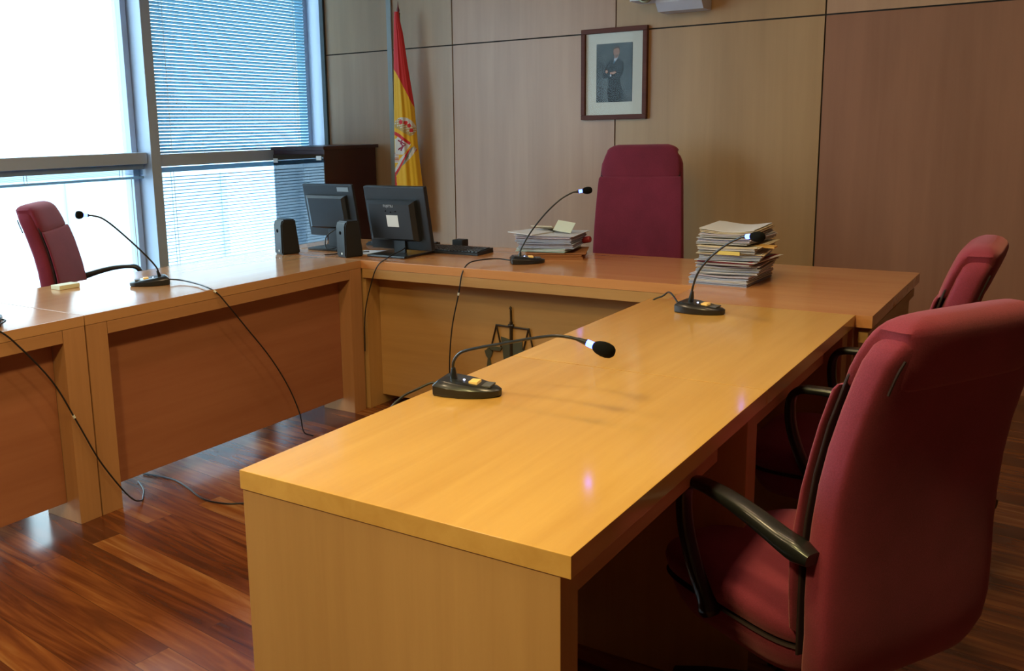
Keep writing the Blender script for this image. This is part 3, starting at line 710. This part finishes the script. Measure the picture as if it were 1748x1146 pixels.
s = MB(); s.box(-.040, .045, -.003, .003, 0, .014, .001, Matrix.Translation((-1.105, 3.523, ZT + .122)))
tag(s.build('sticky_note', plain('yellow_paper', (.75, .62, .18), .7)), 'yellow slip sticking out of the front of the taller paper stack', 'note')
s = MB(); s.prism([(-.05, -.03), (.05, -.02), (.03, .03), (-.04, .03)], 0, .006, Matrix.Translation((-.985, 3.60, ZT + .150)) @ Matrix.Rotation(R_(-20), 4, 'Z'))
tag(s.build('folder_flap', plain('orange_card', (.62, .36, .10), .7)), 'orange brown card flap at the right of the taller paper stack', 'card')
s = MB(); s.prism([(-.04, -.05), (.05, -.05), (.04, .04), (-.03, .05)], 0, .045, Matrix.Translation((-1.02, 3.585, ZT + .0005)) @ Matrix.Rotation(R_(12), 4, 'Z'))
s.bm.free()
# lower stack, left of the judge chair
sx, sy = -2.125, 4.02
spec = [('case_file', 'brown folder wrapped file at the bottom of the lower stack', .27, .27, .026, 22, ['kraft', 'kraft'], .002, 'kraft', .0),
        ('case_file', 'pale green file second from the bottom of the lower stack', .25, .25, .018, 8, ['green', 'white', 'green'], .002, None, .0),
        ('case_file', 'blue-grey bundle in the middle of the lower stack', .27, .27, .024, 14, ['blue', 'lilac', 'blue'], .002, None, .0),
        ('case_file', 'thick lilac bundle near the top of the lower stack', .28, .27, .032, 10, ['blue', 'lilac', 'lilac'], .002, 'white', .0)]
z = ZT + .0005
for i, (nm, lb, w, d, h, rz, cols, bow, cov, tilt) in enumerate(spec):
    bundle(nm, lb, sx + (.03, -.01, 0, .0)[i], sy + (.0, -.01, 0, .0)[i], z, w, d, h, rz, cols, bow, cov, tilt); z += h + bow * .8 + (.0030 if cov else .0010)
s = MB(); s.prism([(-.14, -.10), (.0, -.13), (.03, .05), (-.08, .12)], 0, .004, Matrix.Translation((-2.15, 3.98, z)) @ Matrix.Rotation(R_(3), 4, 'Y') @ Matrix.Rotation(R_(4), 4, 'Z'))
tag(s.build('loose_sheet', M_PAPER), 'loose white sheet jutting left from the top of the lower stack', 'paper')
s = MB(); s.prism([(-.07, -.05), (.05, -.06), (.06, .04), (.0, .07)], 0, .004, Matrix.Translation((-2.16, 4.05, z + .012)) @ Matrix.Rotation(R_(-16), 4, 'X'))
tag(s.build('folded_sheet', plain_cache('leaf_cream', PCOL['cream'], .85)), 'cream folded sheet on top of the lower stack', 'paper')
s = MB(); s.box(-.045, .045, -.035, .035, 0, .003, 0, Matrix.Translation((-2.055, 4.02, z + .028)) @ Matrix.Rotation(R_(38), 4, 'X') @ Matrix.Rotation(R_(10), 4, 'Y'))
tag(s.build('note_card', plain('pale_green_card', (.68, .74, .62), .8)), 'pale square note propped on top of the lower stack', 'note')
s = MB(); Mk = Matrix.Translation((-1.99, 4.13, ZT + .072)) @ Matrix.Rotation(R_(80), 4, 'Y')
s.revolve([(.002, -.02), (.014, -.02), (.016, -.015), (.016, .015), (.014, .02), (.002, .02)], Mk, 16)
tag(s.build('red_cap', plain('red_plastic', (.30, .02, .03), .5)), 'dark red rounded cap at the right end of the lower stack', 'cap')

# ------------------------------------------------------------------ cabinet
ct = thing('cabinet', 'tall dark maroon cabinet with smoked glass door in the corner by the window', 'cabinet', (-4.39, 4.95, 0))
x0, x1, y0, y1, zt = -4.625, -4.165, 4.70, 5.24, 1.25
def cp(name, *b, mat=M_CAB, parent=ct, bev=.0015): return MB().box(*b, bev).build(name, mat, parent)
cp('side_panel', x0, x0 + .018, y0, y1, .05, zt); cp('side_panel', x1 - .018, x1, y0, y1, .05, zt)
cp('back_panel', x0 + .018, x1 - .018, y1 - .012, y1, .05, zt)
cp('top_board', x0 - .005, x1 + .012, y0 - .022, y1 + .02, zt, zt + .022)
cp('plinth', x0, x1, y0, y1, 0, .05)
for zz in (.42, .80): cp('shelf', x0 + .018, x1 - .018, y0 + .03, y1 - .012, zz, zz + .018, mat=M_CABIN)
cp('top_rail', x0 + .018, x1 - .018, y0, y0 + .02, zt - .03, zt)
dr = MB(); dr.box(x0 + .002, x1 - .002, y0 - .008, y0 - .002, .07, zt - .03); dg = dr.build('glass_door', M_CABGLASS, ct)
cp('hinge_plate', x0 + .004, x0 + .045, y0 - .012, y0 - .008, zt - .085, zt - .055, mat=M_WHITE, parent=dg)
cp('door_label', x1 - .065, x1 - .020, y0 - .010, y0 - .008, zt - .068, zt - .040, mat=M_WHITE, parent=dg)
cp('hinge', x0 + .004, x0 + .05, y0 - .013, y0 - .008, zt - .22, zt - .215, mat=M_BLACK, parent=dg)
cp('partition', x0 + .235, x0 + .250, y0 + .03, y1 - .02, .06, zt - .03, mat=M_CABIN)
cp('equipment', x0 + .27, x1 - .03, y0 + .05, y1 - .1, .818, 1.11, mat=M_BLACKM)

# ------------------------------------------------------------------ flag
FX, FY = .066, .048
ft = thing('flag', 'red and yellow flag with coat of arms hanging furled on its pole beside the cabinet', 'flag', (-3.93 + FX, 5.10 + FY, 0))
s = MB(); s.revolve([(.15, 0), (.15, .02), (.06, .035), (.03, .05), (.02, .06)], Matrix.Translation((-3.93 + FX, 5.10 + FY, 0)), 24); s.build('pole_base', M_CHROME, ft)
s = MB(); s.tube([(-3.925 + FX, 5.10 + FY, .05), (-3.925 + FX, 5.10 + FY, 2.13)], .012, 12); s.build('pole', veneer('pole_wood', (.20, .06, .03), (.3, .1, .05), 'Z'), ft)
s = MB(); s.revolve([(.012, 0), (.014, .005), (.006, .012), (.010, .022), (.010, .03), (.004, .05), (.001, .085)], Matrix.Translation((-3.925 + FX, 5.10 + FY, 2.12)), 12); s.build('finial', plain('dark_red_metal', (.20, .03, .03), .4), ft)
F = {'r': plain('flag_red', (.74, .022, .025), .6), 'y': plain('flag_yellow', (.95, .52, .015), .6), 'w': plain('flag_white', (.80, .76, .70), .7),
     'p': plain('flag_crimson', (.36, .03, .07), .7), 'g': plain('flag_grey', (.25, .28, .24), .7), 'o': plain('flag_gold', (.60, .40, .12), .6), 'k': plain('flag_orange', (.62, .16, .03), .7)}
for m in F.values():
    m.node_tree.nodes['Principled BSDF'].inputs['Sheen Weight'].default_value = .2
def inpoly(x, y, P):
    r = False
    for i in range(len(P)):
        (xa, ya), (xb, yb) = P[i], P[i - 1]
        if (ya > y) != (yb > y) and x < (xb - xa) * (y - ya) / (yb - ya) + xa: r = not r
    return r
def flag_col(x, y):
    """arms and stripes of the cloth; x, y in cloth millimetres-like units (x across, y down)"""
    # crest drawn in a 120 x 320 grid
    X, Y = x, y
    if Y < 118 + (X - 34) * 1.93: return 'r'
    if Y > 292 and X < 33 + (Y - 292) * .04: return 'r'
    if X > 72 + (Y - 240) * .09 and Y > 255: return 'k'
    # crown: tilted arch
    u = (X - 51) * .86 + (Y - 216) * .5; v = -(X - 51) * .5 + (Y - 216) * .86
    if u * u / 380 + (v + 1) ** 2 / 210 < 1 and v < 9:
        if v > 5: return 'o'
        for cu, cv in ((-11, -4), (-3, -7), (5, -6), (12, -1)):
            if (u - cu) ** 2 + (v - cv) ** 2 < 12: return 'r'
        return 'w' if (int(u * .5 + 40) + int(v * .6 + 40)) % 3 == 0 or v < -8 else 'o'
    if inpoly(X, Y, [(32, 222), (42, 228), (60, 242), (58, 246), (32, 228)]): return 'r'
    # shield quarter with lion
    if inpoly(X, Y, [(33, 236), (40, 229), (60, 245), (46, 262), (33, 262)]):
        lx, ly = X - 44, Y - 245
        if (abs(lx - 1.5 * math.sin(ly * .5)) < 1.6 and abs(ly) < 11) or (abs(ly + 4 - .5 * lx) < 1.4 and abs(lx) < 7) or (abs(ly - 4 + .6 * lx) < 1.4 and abs(lx) < 7): return 'p'
        return 'w'
    if X < 38 and 258 < Y < 275: return 'k' if int(Y * .6) % 2 else 'w'
    # ribbon
    if inpoly(X, Y, [(30, 290), (40, 268), (52, 258), (58, 252), (66, 248), (71, 254), (62, 264), (52, 274), (42, 282), (33, 298)]):
        q = int((X + Y * .6) * .28) % 4
        return 'w' if q in (0, 1) else ('r' if q == 2 else 'g')
    return 'y'
# cloth: pleated closed drape; lateral axis faces the room
lat = Vector((math.cos(R_(37)), math.sin(R_(37)), 0)); dep = Vector((lat.y, -lat.x, 0))
edgeL = [(20, -.012), (35, -.018), (60, -.022), (120, -.030), (200, -.038), (315, -.046), (450, -.052)]
edgeR = [(20, .012), (35, .018), (60, .040), (120, .070), (180, .104), (250, .122), (315, .146), (450, .172)]
s = MB(); NU, NV = 150, 300; grid = []
for j in range(NV + 1):
    vy = 26 + (400 - 26) * j / NV; row = []
    z = 2.135 - (vy - 26) / 253
    l, r = lerp_tab(edgeL, vy), lerp_tab(edgeR, vy); c = (l + r) / 2; hw = (r - l) / 2
    for i in range(NU):
        a = 2 * math.pi * i / NU
        fold = 1 + .10 * min(1, (vy - 20) / 120) * math.sin(7 * a + .006 * vy) + .05 * math.sin(13 * a + 1.3 + .01 * vy)
        x_ = c + math.cos(a) * hw * (.97 + .03 * math.sin(5 * a)); d_ = math.sin(a) * (hw * .48 + .006) * fold
        P = Vector((-3.925 + FX, 5.08 + FY, z)) + lat * x_ + dep * d_
        row.append(s.bm.verts.new(P))
    grid.append(row)
for k in F: s.mat(F[k])
for j in range(NV):
    vy = 26 + (400 - 26) * (j + .5) / NV; l, r = lerp_tab(edgeL, vy), lerp_tab(edgeR, vy)
    for i in range(NU):
        a = 2 * math.pi * (i + .5) / NU
        x_ = (l + r) / 2 + math.cos(a) * (r - l) / 2
        px = x_ * 253 + 42 if math.sin(a) > 0 else 60
        key = flag_col(px, vy) if math.sin(a) > -.15 else ('r' if vy < 150 else 'y')
        s.mi = list(F).index(key)
        s._f([grid[j][i], grid[j][(i + 1) % NU], grid[j + 1][(i + 1) % NU], grid[j + 1][i]], True)
s.mi = 0; s._f(grid[0], True)
s.build('cloth', None, ft, sharp=80)

# ------------------------------------------------------------------ portrait on the wall
pt = thing('framed_portrait', 'framed portrait of a person in a dark suit with folded arms, on the panelled wall', 'picture', (-2.372, YW, 1.67))
x0, x1, z0, z1 = -2.585, -2.163, 1.402, 1.934; f_ = .028; yb_ = YW - .001; yf_ = YW - .030
M_FR = veneer('walnut_frame', (.085, .018, .010), (.14, .038, .020), 'X', .5, spec=.25)
s = MB()
for bx in ((x0, x1, z0, z0 + f_), (x0, x1, z1 - f_, z1), (x0, x0 + f_, z0 + f_, z1 - f_), (x1 - f_, x1, z0 + f_, z1 - f_)): s.box(bx[0], bx[1], yf_, yb_, bx[2], bx[3], .004)
s.build('frame', M_FR, pt)
s = MB(); s.box(x0 + f_, x1 - f_, YW - .012, yb_, z0 + f_, z1 - f_); s.build('mount', plain('cream_mount', (.62, .62, .54), .7), pt)
# photo print, cut from thin paper layers
px0, px1, pz0, pz1 = -2.489, -2.258, 1.504, 1.845
pm, tt, pp = new_mat('print_backdrop'); tcn = tt.nodes.new('ShaderNodeTexCoord'); nn = tt.nodes.new('ShaderNodeTexNoise'); nn.inputs['Scale'].default_value = 7
tt.links.new(tcn.outputs['Object'], nn.inputs['Vector']); rp = tt.nodes.new('ShaderNodeValToRGB'); rp.color_ramp.elements[0].position = .35; rp.color_ramp.elements[1].position = .7
rp.color_ramp.elements[0].color = (.035, .045, .052, 1); rp.color_ramp.elements[1].color = (.10, .125, .14, 1); tt.links.new(nn.outputs['Fac'], rp.inputs[0]); tt.links.new(rp.outputs[0], pp.inputs['Base Color']); pp.inputs['Roughness'].default_value = .6; pp.inputs['Specular IOR Level'].default_value = .12
s = MB(); s.box(px0, px1, YW - .013, YW - .012, pz0, pz1); pr = s.build('print', pm, pt)
def layer(name, polys, col, dy):
    s = MB()
    for P in polys: s.prism([(px0 + a * (px1 - px0), pz1 - b * (pz1 - pz0)) for a, b in P], YW - .013 - dy, YW - .0128, None, 'Y')
    return s.build(name, plain('print_' + name, col, .6, spec=.12), pr)
def ell(cx, cy, rx, ry, n=18): return [(cx + rx * math.cos(2 * math.pi * i / n), cy + ry * math.sin(2 * math.pi * i / n)) for i in range(n)]
layer('suit', [[(.47, .265), (.38, .30), (.30, .33), (.24, .45), (.17, .56), (.20, .585), (.33, .58), (.34, .70), (.30, .86), (.35, 1), (.72, 1), (.76, .86), (.68, .70), (.66, .60), (.76, .50), (.77, .36), (.70, .30), (.62, .265)]], (.018, .024, .030), .0004)
layer('shirt', [[(.50, .25), (.60, .245), (.57, .28), (.49, .34), (.475, .34)], ell(.40, .545, .02, .02)], (.45, .50, .58), .0007)
layer('tie', [[(.49, .30), (.53, .285), (.52, .32), (.475, .355)]], (.06, .16, .24), .0010)
layer('eyes', [ell(.525, .14, .012, .007), ell(.60, .14, .012, .007), [(.54, .195), (.59, .195), (.585, .201), (.545, .201)]], (.08, .04, .03), .0014)
layer('skin', [ell(.56, .15, .085, .085), [(.50, .19), (.61, .19), (.60, .245), (.51, .26)], [(.38, .49), (.54, .475), (.56, .50), (.48, .525), (.39, .52)], ell(.29, .475, .035, .03)], (.36, .20, .15), .0010)
layer('hair', [[(.468, .15), (.465, .09), (.52, .05), (.56, .085), (.49, .10)], [(.52, .05), (.60, .05), (.64, .085), (.56, .085)], [(.60, .05), (.65, .09), (.655, .15), (.635, .10)]], (.06, .04, .03), .0014)
s = MB(); s.box(x0 + f_, x1 - f_, YW - .020, YW - .019, z0 + f_, z1 - f_); s.build('glass', glassy('picture_glass', (1, 1, 1), .008), pt)

# wall device above the portrait
dt = thing('wall_speaker', 'white device fixed high on the wall, cut off by the top of the photo', 'device', (-1.98, YW, 2.1))
M_DEV = plain('white_casing', (.60, .60, .66), .4)
s = MB(); s.prism([(YW - .001, 1.985), (YW - .13, 1.985), (YW - .17, 2.03), (YW - .17, 2.16), (YW - .001, 2.16)], -2.06, -1.80, None, 'X'); s.build('casing', M_DEV, dt)
s = MB(); s.box(-2.20, -2.04, YW - .21, YW - .04, 2.045, 2.16, .012); s.build('lens_housing', M_DEV, dt)
s = MB(); s.revolve([(.03, 0), (.045, 0), (.045, .02), (.036, .022), (.030, .008), (.001, .008)], Matrix.Translation((-2.10, YW - .21, 2.075)) @ Matrix.Rotation(R_(90), 4, 'X'), 24); s.build('lens_ring', plain('bronze_ring', (.20, .17, .10), .3, .6), dt)

# ------------------------------------------------------------------ emblem on the bench front
et = thing('emblem', 'dark metal emblem with scales on the front of the judge bench', 'emblem', (-2.10, 3.60, .4))
YE = 3.599
def bar(s, a, b, w, d=.008):
    a, b = Vector((a[0], YE - d / 2 - .001, a[1])), Vector((b[0], YE - d / 2 - .001, b[1])); s.tube([a, b], w, 8); return s
s = MB(); bar(s, (-2.107, .30), (-2.107, .50), .0075); bar(s, (-2.107, .50), (-2.108, .555), .0045); s.revolve([(.001, -.008), (.007, 0), (.001, .010)], Matrix.Translation((-2.108, YE - .007, .563)), 8)
bar(s, (-2.120, .482), (-2.094, .482), .008); s.build('sword', M_BRONZE, et)
s = MB(); bar(s, (-2.188, .478), (-2.012, .474), .0042); s.build('beam', M_BRONZE, et)
for cx in (-2.185, -2.016):
    s = MB(); bar(s, (cx, .478), (cx - .028, .375), .0040); bar(s, (cx, .478), (cx + .024, .375), .0040)
    sc_ = s.build('scale_chain', M_BRONZE, et)
    s = MB(); Mx = Matrix.Translation((cx - .002, YE - .002, .37)); s.prism([(-.036, .006), (.034, .006), (.024, -.012), (-.024, -.012)], -.012, 0, Mx, 'Y'); s.build('pan', M_PEWTER, sc_)
s = MB(); Mx = Matrix.Translation((-2.10, YE, .36)); s.prism([(-.062, .065), (-.012, .055), (-.012, -.05), (-.045, -.06)], -.006, 0, Mx, 'Y'); s.prism([(.0, .055), (.05, .06), (.05, -.05), (.0, -.05)], -.006, 0, Mx, 'Y'); s.build('open_book', M_PEWTER, et)
s = MB(); Mx = Matrix.Translation((-2.228, YE, .33)); s.prism([(-.004, .045), (.004, .045), (.006, .03), (.022, .02), (.014, -.004), (.005, -.014), (.012, -.05), (.02, -.06), (-.012, -.06), (-.004, -.014), (-.014, -.004), (-.022, .02), (-.006, .03)], -.008, 0, Mx, 'Y')
s.build('thistle', M_PEWTER, et)
